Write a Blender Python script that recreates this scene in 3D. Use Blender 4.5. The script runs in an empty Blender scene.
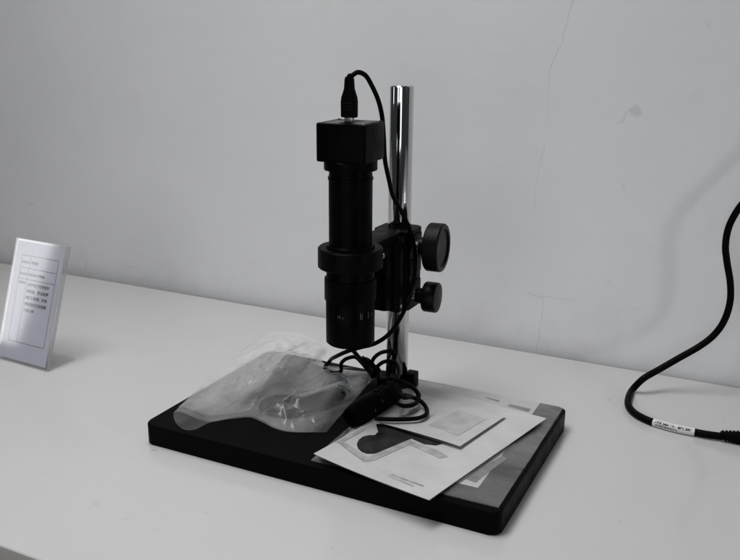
import bpy, bmesh, math, random
from mathutils import Vector, Matrix, noise
random.seed(7)
S = 0.001                                     # everything below is measured in millimetres
sc = bpy.context.scene
COL = sc.collection
PI = math.pi

# ------------------------------------------------------------------ camera
CAM = Vector((548.712, -600.519, 400.437))
R_ = Vector((0.89727954, 0.44138184, 0.00845573))
U_ = Vector((-0.12913166, 0.24409765, 0.96111464))
F_ = Vector((-0.42215452, 0.86348041, -0.2760202))
FPX = 838.703
def at(u, v, z=None, y=None, x=None):
    """point of the photograph on a real plane of the place (mm)"""
    d = F_ + R_ * ((u - 370) / FPX) - U_ * ((v - 280) / FPX)
    if z is not None: t = (z - CAM.z) / d.z
    elif y is not None: t = (y - CAM.y) / d.y
    else: t = (x - CAM.x) / d.x
    return CAM + d * t

cd = bpy.data.cameras.new('camera')
cam = bpy.data.objects.new('camera', cd); COL.objects.link(cam)
cd.sensor_width = 36.0; cd.lens = 36.0 * FPX / 740.0
cd.clip_start = 0.02; cd.clip_end = 60
cam.matrix_world = Matrix(((R_.x, U_.x, -F_.x, CAM.x * S), (R_.y, U_.y, -F_.y, CAM.y * S),
                           (R_.z, U_.z, -F_.z, CAM.z * S), (0, 0, 0, 1)))
sc.camera = cam

# ------------------------------------------------------------------ node helpers
def new_mat(name):
    m = bpy.data.materials.new(name); m.use_nodes = True
    nt = m.node_tree; b = nt.nodes['Principled BSDF']
    return m, nt, b
def N(nt, t, **kw):
    n = nt.nodes.new(t)
    for k, v in kw.items():
        if k.startswith('i_'): n.inputs[int(k[2:])].default_value = v
        else: setattr(n, k, v)
    return n
def tex(nt, scale, detail=4, rough=0.55, vec=None, dist=0.0):
    n = N(nt, 'ShaderNodeTexNoise')
    n.inputs['Scale'].default_value = scale; n.inputs['Detail'].default_value = detail
    n.inputs['Roughness'].default_value = rough; n.inputs['Distortion'].default_value = dist
    if vec is not None: nt.links.new(vec, n.inputs['Vector'])
    return n
def ramp(nt, fac, stops):
    r = N(nt, 'ShaderNodeValToRGB')
    e = r.color_ramp.elements
    while len(e) < len(stops): e.new(0.5)
    for i, (p, c) in enumerate(stops):
        e[i].position = p
        e[i].color = (c, c, c, 1) if not isinstance(c, tuple) else (*c, 1)
    nt.links.new(fac, r.inputs[0])
    return r
def geo(nt): return N(nt, 'ShaderNodeNewGeometry').outputs['Position']
def bump(nt, b, h, strength, dist):
    n = N(nt, 'ShaderNodeBump'); n.inputs['Strength'].default_value = strength
    n.inputs['Distance'].default_value = dist
    nt.links.new(h, n.inputs['Height']); nt.links.new(n.outputs[0], b.inputs['Normal'])
    return n
def mixc(nt, fac, a, c, mode='MIX'):
    n = N(nt, 'ShaderNodeMix'); n.data_type = 'RGBA'; n.blend_type = mode
    for sock, v in ((n.inputs[0], fac), (n.inputs[6], a), (n.inputs[7], c)):
        if hasattr(v, 'links'): nt.links.new(v, sock)
        elif isinstance(v, tuple): sock.default_value = (*v, 1)
        else: sock.default_value = v
    return n.outputs[2]
def math_(nt, op, a, b=None, clamp=False):
    n = N(nt, 'ShaderNodeMath'); n.operation = op; n.use_clamp = clamp
    for i, v in enumerate((a, b)):
        if v is None: continue
        if hasattr(v, 'links'): nt.links.new(v, n.inputs[i])
        else: n.inputs[i].default_value = v
    return n.outputs[0]
def seg_dist(nt, p, a, c):
    """distance in metres from p to the segment a-c"""
    ba = c - a
    s = N(nt, 'ShaderNodeVectorMath'); s.operation = 'SUBTRACT'
    nt.links.new(p, s.inputs[0]); s.inputs[1].default_value = a
    d = N(nt, 'ShaderNodeVectorMath'); d.operation = 'DOT_PRODUCT'
    nt.links.new(s.outputs[0], d.inputs[0]); d.inputs[1].default_value = ba / max(ba.length_squared, 1e-12)
    h = math_(nt, 'MAXIMUM', math_(nt, 'MINIMUM', d.outputs['Value'], 1.0), 0.0)
    sc_ = N(nt, 'ShaderNodeVectorMath'); sc_.operation = 'SCALE'
    sc_.inputs[0].default_value = ba; nt.links.new(h, sc_.inputs['Scale'])
    q = N(nt, 'ShaderNodeVectorMath'); q.operation = 'SUBTRACT'
    nt.links.new(s.outputs[0], q.inputs[0]); nt.links.new(sc_.outputs[0], q.inputs[1])
    l = N(nt, 'ShaderNodeVectorMath'); l.operation = 'LENGTH'
    nt.links.new(q.outputs[0], l.inputs[0])
    return l.outputs['Value']

def black(name, col=0.012, rough=0.45, bscale=900, bstr=0.06, rvar=0.12, spec=0.4):
    m, nt, b = new_mat(name)
    p = geo(nt)
    n1 = tex(nt, 45, 5, 0.6, p); n2 = tex(nt, bscale, 2, 0.5, p)
    r = ramp(nt, n1.outputs[0], [(0.3, max(rough - rvar, 0)), (0.7, rough + rvar)])
    nt.links.new(r.outputs[0], b.inputs['Roughness'])
    c = ramp(nt, n1.outputs[0], [(0.35, col * 0.8), (0.75, col * 1.35)])
    nt.links.new(c.outputs[0], b.inputs['Base Color'])
    b.inputs['Specular IOR Level'].default_value = spec
    bump(nt, b, n2.outputs[0], bstr, 0.0006)
    return m
M = {}
M['anodised'] = black('black anodised metal', 0.0013, 0.40, spec=0.03)
M['base_paint'] = black('black textured paint', 0.0013, 0.45, 1500, 0.15, 0.1, 0.03)
M['bracket'] = black('black cast bracket paint', 0.0015, 0.45, 1200, 0.12, 0.1, 0.045)
M['rubber'] = black('black rubber cable', 0.0015, 0.5, 1800, 0.05, 0.08, 0.045)
M['knob'] = black('black moulded plastic', 0.0024, 0.38, 900, 0.05, 0.08, 0.09)

m, nt, b = new_mat('chromed steel'); M['chrome'] = m
p = geo(nt)
mp = N(nt, 'ShaderNodeMapping'); mp.inputs['Scale'].default_value = (1, 1, 0.06); nt.links.new(p, mp.inputs[0])
n1 = tex(nt, 260, 3, 0.6, mp.outputs[0])
r = ramp(nt, n1.outputs[0], [(0.35, 0.035), (0.75, 0.11)]); nt.links.new(r.outputs[0], b.inputs['Roughness'])
b.inputs['Base Color'].default_value = (0.58, 0.585, 0.59, 1); b.inputs['Metallic'].default_value = 1

m, nt, b = new_mat('dull screw steel'); M['steel'] = m
b.inputs['Base Color'].default_value = (0.45, 0.45, 0.44, 1); b.inputs['Metallic'].default_value = 1
n1 = tex(nt, 400, 3, 0.6, geo(nt)); r = ramp(nt, n1.outputs[0], [(0.3, 0.22), (0.7, 0.45)])
nt.links.new(r.outputs[0], b.inputs['Roughness'])

def plain(name, col, rough, spec=0.4, var=0.06, scale=60):
    m, nt, b = new_mat(name)
    n1 = tex(nt, scale, 4, 0.6, geo(nt))
    c = ramp(nt, n1.outputs[0], [(0.3, tuple(x * (1 - var) for x in col)), (0.7, tuple(min(1, x * (1 + var)) for x in col))])
    nt.links.new(c.outputs[0], b.inputs['Base Color'])
    b.inputs['Roughness'].default_value = rough; b.inputs['Specular IOR Level'].default_value = spec
    return m
M['paper'] = plain('white printed paper', (0.46, 0.46, 0.456), 0.7, 0.25, 0.09, 28)
M['sign_paper'] = plain('bluish white paper', (0.60, 0.615, 0.705), 0.6, 0.3, 0.03, 25)
M['ink'] = plain('black printing ink', (0.018, 0.018, 0.018), 0.7, 0.12, 0.7, 60)
M['ink_grey'] = plain('grey printing ink', (0.17, 0.17, 0.165), 0.7, 0.2, 0.25, 90)
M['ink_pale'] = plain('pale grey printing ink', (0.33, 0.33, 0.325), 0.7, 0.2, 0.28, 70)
M['ink_faint'] = plain('faint grey printing ink', (0.385, 0.385, 0.38), 0.7, 0.2, 0.14, 60)
M['ink_mark'] = plain('pen ink', (0.05, 0.075, 0.09), 0.6, 0.3, 0.1, 70)
M['white_mark'] = plain('white engraved paint', (0.09, 0.09, 0.085), 0.6, 0.3, 0.1, 70)
M['sleeve'] = plain('white label film', (0.62, 0.62, 0.61), 0.4, 0.4, 0.04, 70)
M['inner_part'] = black('dark plastic part', 0.002, 0.5, 900, 0.04, 0.08, 0.05)
M['dull_black'] = black('dull black sleeve', 0.0013, 0.5, 900, 0.06, 0.08, 0.03)
M['top_plate'] = black('grey brushed plate', 0.035, 0.4, 900, 0.05, 0.08, 0.4)

def film(name, milk, gloss, col, bscale, bstr, rough=0.16, milkvar=0.35, blur=0.0, det=5, vs=0.35, stretch=None, gb=1.0):
    m = bpy.data.materials.new(name); m.use_nodes = True
    nt = m.node_tree; nt.nodes.clear()
    out = N(nt, 'ShaderNodeOutputMaterial')
    p = geo(nt)
    tr = N(nt, 'ShaderNodeBsdfTransparent'); tr.inputs[0].default_value = (0.97, 0.97, 0.97, 1)
    di = N(nt, 'ShaderNodeBsdfDiffuse'); di.inputs[0].default_value = (*col, 1)
    tl = N(nt, 'ShaderNodeBsdfTranslucent'); tl.inputs[0].default_value = (*col, 1)
    gl = N(nt, 'ShaderNodeBsdfGlossy'); gl.inputs['Roughness'].default_value = rough
    gl.inputs[0].default_value = (0.9, 0.9, 0.9, 1)
    if stretch:
        mp = N(nt, 'ShaderNodeMapping'); mp.inputs['Scale'].default_value = stretch; mp.inputs['Rotation'].default_value = (0, 0, 0.35)
        nt.links.new(p, mp.inputs[0]); p = mp.outputs[0]
    n1 = tex(nt, bscale, det, 0.6, p, 0.6)
    n2 = tex(nt, bscale * vs, 3, 0.5, p, 0.4)
    sm = math_(nt, 'ADD', n1.outputs[0], math_(nt, 'MULTIPLY', n2.outputs[0], 1.6))
    bp_ = N(nt, 'ShaderNodeBump'); bp_.inputs['Strength'].default_value = bstr; bp_.inputs['Distance'].default_value = 0.003
    nt.links.new(sm, bp_.inputs['Height'])
    for s in (di, gl): nt.links.new(bp_.outputs[0], s.inputs['Normal'])
    a = N(nt, 'ShaderNodeMixShader'); a.inputs[0].default_value = 0.28
    nt.links.new(di.outputs[0], a.inputs[1]); nt.links.new(tl.outputs[0], a.inputs[2])
    mk = ramp(nt, n2.outputs[0], [(0.3, milk * (1 - milkvar)), (0.72, milk * (1 + milkvar))])
    c = N(nt, 'ShaderNodeMixShader'); nt.links.new(mk.outputs[0], c.inputs[0])
    through = tr.outputs[0]
    if blur:
        rf = N(nt, 'ShaderNodeBsdfRefraction'); rf.inputs['IOR'].default_value = 1.02; rf.inputs['Roughness'].default_value = 0.35
        bl_ = N(nt, 'ShaderNodeMixShader'); bl_.inputs[0].default_value = blur
        nt.links.new(tr.outputs[0], bl_.inputs[1]); nt.links.new(rf.outputs[0], bl_.inputs[2]); through = bl_.outputs[0]
    nt.links.new(through, c.inputs[1]); nt.links.new(a.outputs[0], c.inputs[2])
    fr = N(nt, 'ShaderNodeLayerWeight'); fr.inputs[0].default_value = 0.5; nt.links.new(bp_.outputs[0], fr.inputs['Normal'])
    sch = math_(nt, 'ADD', math_(nt, 'MULTIPLY', math_(nt, 'POWER', fr.outputs['Facing'], 5.0), 0.92), 0.05)
    ff = math_(nt, 'MULTIPLY', sch, gloss)
    d = N(nt, 'ShaderNodeMixShader'); nt.links.new(ff, d.inputs[0])
    nt.links.new(c.outputs[0], d.inputs[1]); nt.links.new(gl.outputs[0], d.inputs[2])
    nt.links.new(d.outputs[0], out.inputs[0])
    return m
M['bag_film'] = film('milky polythene film', 0.155, 0.40, (0.80, 0.80, 0.80), 30, 0.18, 0.19, 0.85, 0.12, 2, 0.6, (1.0, 0.4, 1.0))
M['flat_film'] = film('clear polythene film', 0.075, 0.85, (0.78, 0.78, 0.78), 46, 0.9, 0.15, 0.7, 0.0, 2, 0.4, (0.35, 1.0, 1.0))
M['acrylic'] = film('clear acrylic', 0.03, 1.0, (0.8, 0.8, 0.82), 3, 0.0, 0.07)
M['acrylic_edge'] = film('acrylic edge', 0.45, 1.0, (0.55, 0.56, 0.57), 40, 0.1, 0.1)

# ------------------------------------------------------------------ wall material
m, nt, b = new_mat('whitewashed wall'); M['wall'] = m
p = geo(nt)
big = tex(nt, 3.2, 5, 0.55, p); mid = tex(nt, 17, 6, 0.6, p); fine = tex(nt, 260, 4, 0.6, p)
c0 = mixc(nt, ramp(nt, big.outputs[0], [(0.3, 0.0), (0.7, 1.0)]).outputs[0], (0.735, 0.744, 0.756), (0.775, 0.782, 0.792))
c0 = mixc(nt, ramp(nt, mid.outputs[0], [(0.62, 0.0), (0.8, 0.5)]).outputs[0], c0, (0.70, 0.70, 0.697))
# wobble the position a little so that cracks run unevenly
wob = tex(nt, 90, 4, 0.65, p)
ws = N(nt, 'ShaderNodeVectorMath'); ws.operation = 'MULTIPLY_ADD'
nt.links.new(wob.outputs['Color'], ws.inputs[0]); ws.inputs[1].default_value = (0.006,) * 3
off = N(nt, 'ShaderNodeVectorMath'); off.operation = 'SUBTRACT'; nt.links.new(p, off.inputs[0]); off.inputs[1].default_value = (0.003,) * 3
nt.links.new(off.outputs[0], ws.inputs[2]); pw = ws.outputs[0]
WALL_A, WALL_B = Vector((-700, 458)), Vector((500, 446))
def wall_y(x): return WALL_A.y + (x - WALL_A.x) * (WALL_B.y - WALL_A.y) / (WALL_B.x - WALL_A.x)
def on_wall(u, v):
    q = at(u, v, y=450)
    for _ in range(3): q = at(u, v, y=wall_y(q.x))
    return q
def crack(px, width, dark, soft=1.0):
    global c0
    pts = [on_wall(*q) * S for q in px]
    d = None
    for a_, b_ in zip(pts, pts[1:]):
        s = seg_dist(nt, pw, a_, b_)
        d = s if d is None else math_(nt, 'MINIMUM', d, s)
    mr = N(nt, 'ShaderNodeMapRange'); mr.interpolation_type = 'SMOOTHSTEP'
    mr.inputs['From Min'].default_value = width * S * 0.2; mr.inputs['From Max'].default_value = width * S
    mr.inputs['To Min'].default_value = 1; mr.inputs['To Max'].default_value = 0
    nt.links.new(d, mr.inputs['Value'])
    br = ramp(nt, mid.outputs[0], [(0.32, 0.25), (0.6, 1.0)])
    f = math_(nt, 'MULTIPLY', math_(nt, 'MULTIPLY', mr.outputs[0], br.outputs[0]), soft * 0.42)
    c0 = mixc(nt, f, c0, (dark, dark, dark * 0.98))
crack([(574, -4), (567, 22), (562, 42), (553, 60), (549, 72), (549, 88)], 1.2, 0.34, 0.75)
crack([(549, 88), (548, 112), (545, 145)], 0.9, 0.46, 0.55)
crack([(545, 145), (539, 168), (535, 190), (534, 216)], 1.1, 0.36, 0.7)
crack([(544, 292), (543, 310), (540, 325), (539, 338), (536, 353)], 1.0, 0.34, 0.7)
crack([(528, 293), (533, 295), (540, 297), (549, 297)], 2.2, 0.36, 0.75)
crack([(549, 297), (560, 299), (572, 300)], 1.8, 0.50, 0.5)
crack([(617, 303), (619, 320)], 1.6, 0.48, 0.5)
crack([(628, 307), (636, 309)], 2.2, 0.48, 0.5)
crack([(608, 281), (612, 282)], 1.4, 0.42, 0.6)
crack([(636, 108), (638, 113), (633, 112)], 7.0, 0.34, 0.8)
crack([(632, 109), (626, 113), (622, 122), (618, 123)], 2.6, 0.45, 0.7)
crack([(624, 184), (624, 189)], 2.6, 0.42, 0.7)
crack([(86, 259), (86, 270), (93, 276)], 2.2, 0.44, 0.55)
crack([(126, 267), (138, 268), (139, 274)], 2.6, 0.42, 0.6)
crack([(233, 277), (229, 284), (228, 292), (224, 294)], 2.4, 0.44, 0.6)
crack([(245, 277), (248, 274)], 2.6, 0.48, 0.5)
crack([(28, 203), (34, 204)], 2.4, 0.36, 0.6)
crack([(706, 22), (711, 28)], 2.2, 0.46, 0.5)
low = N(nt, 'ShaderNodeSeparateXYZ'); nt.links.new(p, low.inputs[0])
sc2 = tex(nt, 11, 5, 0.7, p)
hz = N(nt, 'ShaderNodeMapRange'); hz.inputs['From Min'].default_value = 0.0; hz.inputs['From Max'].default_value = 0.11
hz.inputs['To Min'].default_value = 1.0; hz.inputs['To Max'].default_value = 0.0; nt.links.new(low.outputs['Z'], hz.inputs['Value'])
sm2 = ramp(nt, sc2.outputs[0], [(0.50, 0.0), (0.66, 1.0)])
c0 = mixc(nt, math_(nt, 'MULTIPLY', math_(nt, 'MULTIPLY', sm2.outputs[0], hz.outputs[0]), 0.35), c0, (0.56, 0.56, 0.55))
nt.links.new(c0, b.inputs['Base Color'])
b.inputs['Roughness'].default_value = 0.62; b.inputs['Specular IOR Level'].default_value = 0.25
hs = math_(nt, 'ADD', math_(nt, 'MULTIPLY', mid.outputs[0], 2.2), math_(nt, 'MULTIPLY', fine.outputs[0], 0.12))
bump(nt, b, hs, 0.075, 0.004)

# ------------------------------------------------------------------ table material
m, nt, b = new_mat('white laminate'); M['table'] = m
p = geo(nt)
big = tex(nt, 5, 5, 0.6, p); mid = tex(nt, 16, 3, 0.5, p); sm = tex(nt, 120, 3, 0.6, p)
c1 = mixc(nt, ramp(nt, big.outputs[0], [(0.3, 0.0), (0.75, 1.0)]).outputs[0], (0.480, 0.474, 0.476), (0.505, 0.499, 0.501))
c1 = mixc(nt, ramp(nt, mid.outputs[0], [(0.70, 0.0), (0.85, 0.25)]).outputs[0], c1, (0.42, 0.415, 0.40))
vo = N(nt, 'ShaderNodeTexVoronoi'); vo.inputs['Scale'].default_value = 26; nt.links.new(p, vo.inputs['Vector'])
spk = ramp(nt, vo.outputs['Distance'], [(0.016, 1.0), (0.03, 0.0)])
gate = ramp(nt, sm.outputs[0], [(0.66, 0.0), (0.72, 1.0)])
c1 = mixc(nt, math_(nt, 'MULTIPLY', spk.outputs[0], math_(nt, 'MULTIPLY', gate.outputs[0], 0.7)), c1, (0.20, 0.19, 0.18))
wob2 = tex(nt, 160, 3, 0.6, p)
wv = N(nt, 'ShaderNodeVectorMath'); wv.operation = 'MULTIPLY_ADD'; nt.links.new(wob2.outputs['Color'], wv.inputs[0]); wv.inputs[1].default_value = (0.005, 0.005, 0)
of2 = N(nt, 'ShaderNodeVectorMath'); of2.operation = 'SUBTRACT'; nt.links.new(p, of2.inputs[0]); of2.inputs[1].default_value = (0.0025, 0.0025, 0)
nt.links.new(of2.outputs[0], wv.inputs[2])
for (a_, b_, wd, dk, st) in (((73, 330), (73.6, 330.4), 1.2, 0.15, 0.9), ((609, 400), (609.6, 400.3), 1.6, 0.15, 0.9), ((724, 418), (724.5, 418), 1.5, 0.2, 0.7),
                             ((152, 449.5), (156, 450), 2.0, 0.2, 0.7), ((94, 502), (97, 506), 3.4, 0.36, 0.55), ((88, 508), (91, 507), 3.4, 0.38, 0.5), ((124, 519), (128, 520), 3.0, 0.38, 0.5),
                             ((42, 473), (46, 475), 3.0, 0.42, 0.5), ((128, 457), (131, 457), 2.4, 0.40, 0.5), ((156, 530), (160, 531), 3.4, 0.42, 0.4), ((270, 520), (280, 523), 4.0, 0.45, 0.3),
                             ((205, 512), (207, 513), 2.0, 0.3, 0.5), ((618, 520), (620, 522), 1.6, 0.3, 0.5), ((560, 548), (566, 550), 3.0, 0.42, 0.35), ((330, 548), (331, 548), 1.4, 0.2, 0.6)):
    dd = seg_dist(nt, wv.outputs[0], at(*a_, z=0) * S, at(*b_, z=0) * S)
    mr = N(nt, 'ShaderNodeMapRange'); mr.interpolation_type = 'SMOOTHSTEP'
    mr.inputs['From Min'].default_value = wd * S * 0.15; mr.inputs['From Max'].default_value = wd * S
    mr.inputs['To Min'].default_value = st * 0.6; mr.inputs['To Max'].default_value = 0
    nt.links.new(dd, mr.inputs['Value'])
    c1 = mixc(nt, mr.outputs[0], c1, (dk, dk * 0.98, dk * 0.95))
nt.links.new(c1, b.inputs['Base Color'])
r = ramp(nt, mid.outputs[0], [(0.3, 0.10), (0.7, 0.17)]); nt.links.new(r.outputs[0], b.inputs['Roughness'])
b.inputs['Specular IOR Level'].default_value = 0.5
bump(nt, b, big.outputs[0], 0.04, 0.01)
M['edge_band'] = plain('beige edge band', (0.42, 0.40, 0.37), 0.5, 0.4, 0.05, 20)
M['floor'] = plain('grey floor', (0.25, 0.24, 0.23), 0.5, 0.4, 0.1, 6)

# ------------------------------------------------------------------ mesh helpers
ORG = {}
def empty(name, loc):
    o = bpy.data.objects.new(name, None); COL.objects.link(o)
    o.empty_display_size = 0.02
    o.location = Vector(loc) * S; ORG[o] = Vector(loc)
    return o
def link(name, bm, mat, parent=None, origin=None, smooth=True, angle=35):
    if parent is not None:
        org = ORG[parent]
    else:
        org = Vector(origin if origin is not None else (0, 0, 0))
    bm.transform(Matrix.Scale(S, 4) @ Matrix.Translation(-org))
    me = bpy.data.meshes.new(name)
    bmesh.ops.recalc_face_normals(bm, faces=bm.faces)
    for e in bm.edges:
        if len(e.link_faces) == 2 and e.calc_face_angle(0) > math.radians(angle): e.smooth = False
    for f in bm.faces: f.smooth = smooth
    bm.to_mesh(me); bm.free()
    for mm in (mat if isinstance(mat, (list, tuple)) else [mat]): me.materials.append(M[mm])
    o = bpy.data.objects.new(name, me); COL.objects.link(o)
    if parent is not None: o.parent = parent
    else: o.location = org * S
    ORG[o] = org
    return o
def tag(o, label=None, cat=None, group=None, kind=None):
    if label: o['label'] = label
    if cat: o['category'] = cat
    if group: o['group'] = group
    if kind: o['kind'] = kind
    return o
def frame(d):
    d = Vector(d).normalized()
    a = Vector((0, 0, 1)) if abs(d.z) < 0.9 else Vector((1, 0, 0))
    x = d.cross(a).normalized(); y = d.cross(x).normalized()
    return x, y, d
def lathe(bm, prof, o=(0, 0, 0), d=(0, 0, 1), n=64, mod=None, cap=True):
    """prof: list of (radius, height along d)"""
    o = Vector(o); x, y, d = frame(d); rings = []
    for k, (r, h) in enumerate(prof):
        ring = []
        for i in range(n):
            t = 2 * PI * i / n
            rr = r * (mod(t, k) if mod else 1)
            ring.append(bm.verts.new(o + d * h + x * (rr * math.cos(t)) + y * (rr * math.sin(t))))
        rings.append(ring)
    for a, c in zip(rings, rings[1:]):
        for i in range(n): bm.faces.new((a[i], a[(i + 1) % n], c[(i + 1) % n], c[i]))
    if cap:
        bm.faces.new(rings[0][::-1]); bm.faces.new(rings[-1])
    return bm
def box(bm, lo, hi, bev=1.0, seg=2, rot=0, piv=None):
    lo, hi = Vector(lo), Vector(hi)
    g = bmesh.ops.create_cube(bm, size=1)
    vs = g['verts']; c = (lo + hi) / 2; s = hi - lo
    for v in vs: v.co = Vector((v.co.x * s.x, v.co.y * s.y, v.co.z * s.z)) + c
    if bev > 0:
        es = list({e for v in vs for e in v.link_edges})
        r = bmesh.ops.bevel(bm, geom=es, offset=bev, segments=seg, affect='EDGES', profile=0.6)
        vs = list({v for f in r['faces'] for v in f.verts} | {v for v in vs if v.is_valid})
    if rot:
        mt = Matrix.Rotation(rot, 3, 'Z'); pv = Vector(piv if piv else c)
        allv = set(vs)
        stack = list(vs)
        while stack:
            v = stack.pop()
            for e in v.link_edges:
                w = e.other_vert(v)
                if w not in allv: allv.add(w); stack.append(w)
        for v in allv: v.co = mt @ (v.co - pv) + pv
    return bm
def prism(bm, poly, z0, z1, bev=0, seg=2):
    a = [bm.verts.new((x, y, z0)) for x, y in poly]; c = [bm.verts.new((x, y, z1)) for x, y in poly]
    n = len(poly)
    bm.faces.new(a[::-1]); ft = bm.faces.new(c)
    for i in range(n): bm.faces.new((a[i], a[(i + 1) % n], c[(i + 1) % n], c[i]))
    if bev:
        es = [e for e in bm.edges if all(v in c for v in e.verts) or all(v in a for v in e.verts)]
        bmesh.ops.bevel(bm, geom=es, offset=bev, segments=seg, affect='EDGES', profile=0.6)
    return bm
def rrect(x0, y0, x1, y1, r, n=8):
    pts = []
    for cx, cy, t0 in ((x1 - r, y1 - r, 0), (x0 + r, y1 - r, PI / 2), (x0 + r, y0 + r, PI), (x1 - r, y0 + r, 1.5 * PI)):
        for i in range(n + 1):
            t = t0 + PI / 2 * i / n
            pts.append((cx + r * math.cos(t), cy + r * math.sin(t)))
    return pts
def spline(pts, sub=8):
    pts = [Vector(p) for p in pts]
    q = [pts[0] * 2 - pts[1]] + pts + [pts[-1] * 2 - pts[-2]]
    out = []
    for i in range(1, len(q) - 2):
        p0, p1, p2, p3 = q[i - 1:i + 3]
        # centripetal Catmull-Rom
        t0 = 0; t1 = t0 + max((p1 - p0).length, 1e-4) ** 0.5; t2 = t1 + max((p2 - p1).length, 1e-4) ** 0.5; t3 = t2 + max((p3 - p2).length, 1e-4) ** 0.5
        for k in range(sub):
            t = t1 + (t2 - t1) * k / sub
            A1 = p0 * ((t1 - t) / (t1 - t0)) + p1 * ((t - t0) / (t1 - t0))
            A2 = p1 * ((t2 - t) / (t2 - t1)) + p2 * ((t - t1) / (t2 - t1))
            A3 = p2 * ((t3 - t) / (t3 - t2)) + p3 * ((t - t2) / (t3 - t2))
            B1 = A1 * ((t2 - t) / (t2 - t0)) + A2 * ((t - t0) / (t2 - t0))
            B2 = A2 * ((t3 - t) / (t3 - t1)) + A3 * ((t - t1) / (t3 - t1))
            out.append(B1 * ((t2 - t) / (t2 - t1)) + B2 * ((t - t1) / (t2 - t1)))
    out.append(pts[-1])
    return out
def tube(bm, path, r, n=14, rad=None):
    rings = []; x = None
    for i, p in enumerate(path):
        d = (path[min(i + 1, len(path) - 1)] - path[max(i - 1, 0)]).normalized()
        if x is None: x = frame(d)[0]
        x = (x - d * x.dot(d)).normalized(); y = d.cross(x)
        rr = rad(i / (len(path) - 1)) if rad else r
        rings.append([bm.verts.new(p + x * (rr * math.cos(2 * PI * k / n)) + y * (rr * math.sin(2 * PI * k / n))) for k in range(n)])
    for a, c in zip(rings, rings[1:]):
        for k in range(n): bm.faces.new((a[k], a[(k + 1) % n], c[(k + 1) % n], c[k]))
    bm.faces.new(rings[0][::-1]); bm.faces.new(rings[-1])
    return bm
def sheet(bm, fn, nu, nv, thick=0):
    g = [[bm.verts.new(fn(i / nu, j / nv)) for j in range(nv + 1)] for i in range(nu + 1)]
    fs = []
    for i in range(nu):
        for j in range(nv):
            fs.append(bm.faces.new((g[i][j], g[i + 1][j], g[i + 1][j + 1], g[i][j + 1])))
    if thick: bmesh.ops.solidify(bm, geom=fs, thickness=thick)
    return bm
def fbm(x, y, z=0, oct_=3):
    v = 0; a = 1; f = 1
    for _ in range(oct_):
        v += a * noise.noise(Vector((x * f, y * f, z + 7.3 * f))); a *= 0.5; f *= 2.1
    return v
def text_bm(body, size, align='LEFT', bold=0.0):
    """flat lettering in the xy plane as a mesh, mm"""
    cu = bpy.data.curves.new('lettering', 'FONT'); cu.body = body; cu.size = size; cu.align_x = align
    cu.resolution_u = 3; cu.offset = bold
    o = bpy.data.objects.new('lettering', cu); COL.objects.link(o)
    dg = bpy.context.evaluated_depsgraph_get(); dg.update()
    me = bpy.data.meshes.new_from_object(o.evaluated_get(dg))
    bm = bmesh.new(); bm.from_mesh(me)
    bpy.data.objects.remove(o); bpy.data.curves.remove(cu); bpy.data.meshes.remove(me)
    return bm
def add_bm(dst, src):
    me = bpy.data.meshes.new('t'); src.to_mesh(me); src.free(); dst.from_mesh(me); bpy.data.meshes.remove(me)

W, D, H = 377.0, 234.6, 22.4
PX, PY, PTOP = 187.0, 210.5, 354.7
LX, LY = 187.0, 96.0

# ------------------------------------------------------------------ setting
bm = bmesh.new()
ex = Vector((1, (WALL_B.y - WALL_A.y) / (WALL_B.x - WALL_A.x), 0)).normalized()
ey = Vector((-ex.y, ex.x, 0))
w0 = Vector((0, wall_y(0), 0))
q = []
for x, z in ((-2200, -760), (2200, -760), (2200, 1900), (-2200, 1900)):
    q.append(w0 + ex * x + Vector((0, 0, z)))
f = [bm.verts.new(v) for v in q] + [bm.verts.new(v + ey * 120) for v in q]
for ids in ((0, 1, 2, 3), (7, 6, 5, 4), (0, 4, 5, 1), (1, 5, 6, 2), (2, 6, 7, 3), (3, 7, 4, 0)): bm.faces.new([f[i] for i in ids])
tag(link('wall', bm, 'wall', origin=(0, 460, 0)), kind='structure')
bm = bmesh.new()
box(bm, (-1500, -194.5, -36), (1500, 437.5, 0), 2.5, 3)
for f in bm.faces:
    if f.calc_center_median().y < -193.5 and f.calc_center_median().z < -2: f.material_index = 1
tag(link('tabletop', bm, ['table', 'edge_band'], origin=(0, 120, -36)), kind='structure')
bm = bmesh.new()
sheet(bm, lambda u, v: Vector((-2200 + 4400 * u, -1500 + 1940 * v, -750)), 2, 2)
tag(link('floor', bm, 'floor', origin=(0, 0, -750)), kind='structure')

# ------------------------------------------------------------------ microscope
mic = tag(empty('digital_microscope', (W / 2, D / 2, 0)),
          'black digital inspection microscope on a flat rectangular base with a shiny chrome column', 'microscope')
bm = bmesh.new()
prism(bm, rrect(0, 0, W, D, 9, 8), 0.4, H, 1.6, 3)
base = link('base_plate', bm, 'base_paint', mic)
bm = bmesh.new()
lathe(bm, [(11.2, H - 2), (12.5, H), (12.5, PTOP - 1), (11.7, PTOP), (8.5, PTOP)], (PX, PY, 0), n=72)
pole = link('column', bm, 'chrome', mic)
bm = bmesh.new()
lathe(bm, [(17.5, H - 0.5), (17.5, H + 9), (16.5, H + 10.5), (12.6, H + 10.5)], (PX, PY, 0), n=56, cap=False)
box(bm, (PX + 12, PY - 6, H), (PX + 24, PY + 8, H + 18), 1.5)
box(bm, (PX - 22, PY - 7, H), (PX - 12, PY + 7, H + 11), 1.5)
link('column_socket', bm, 'bracket', mic)

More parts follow.
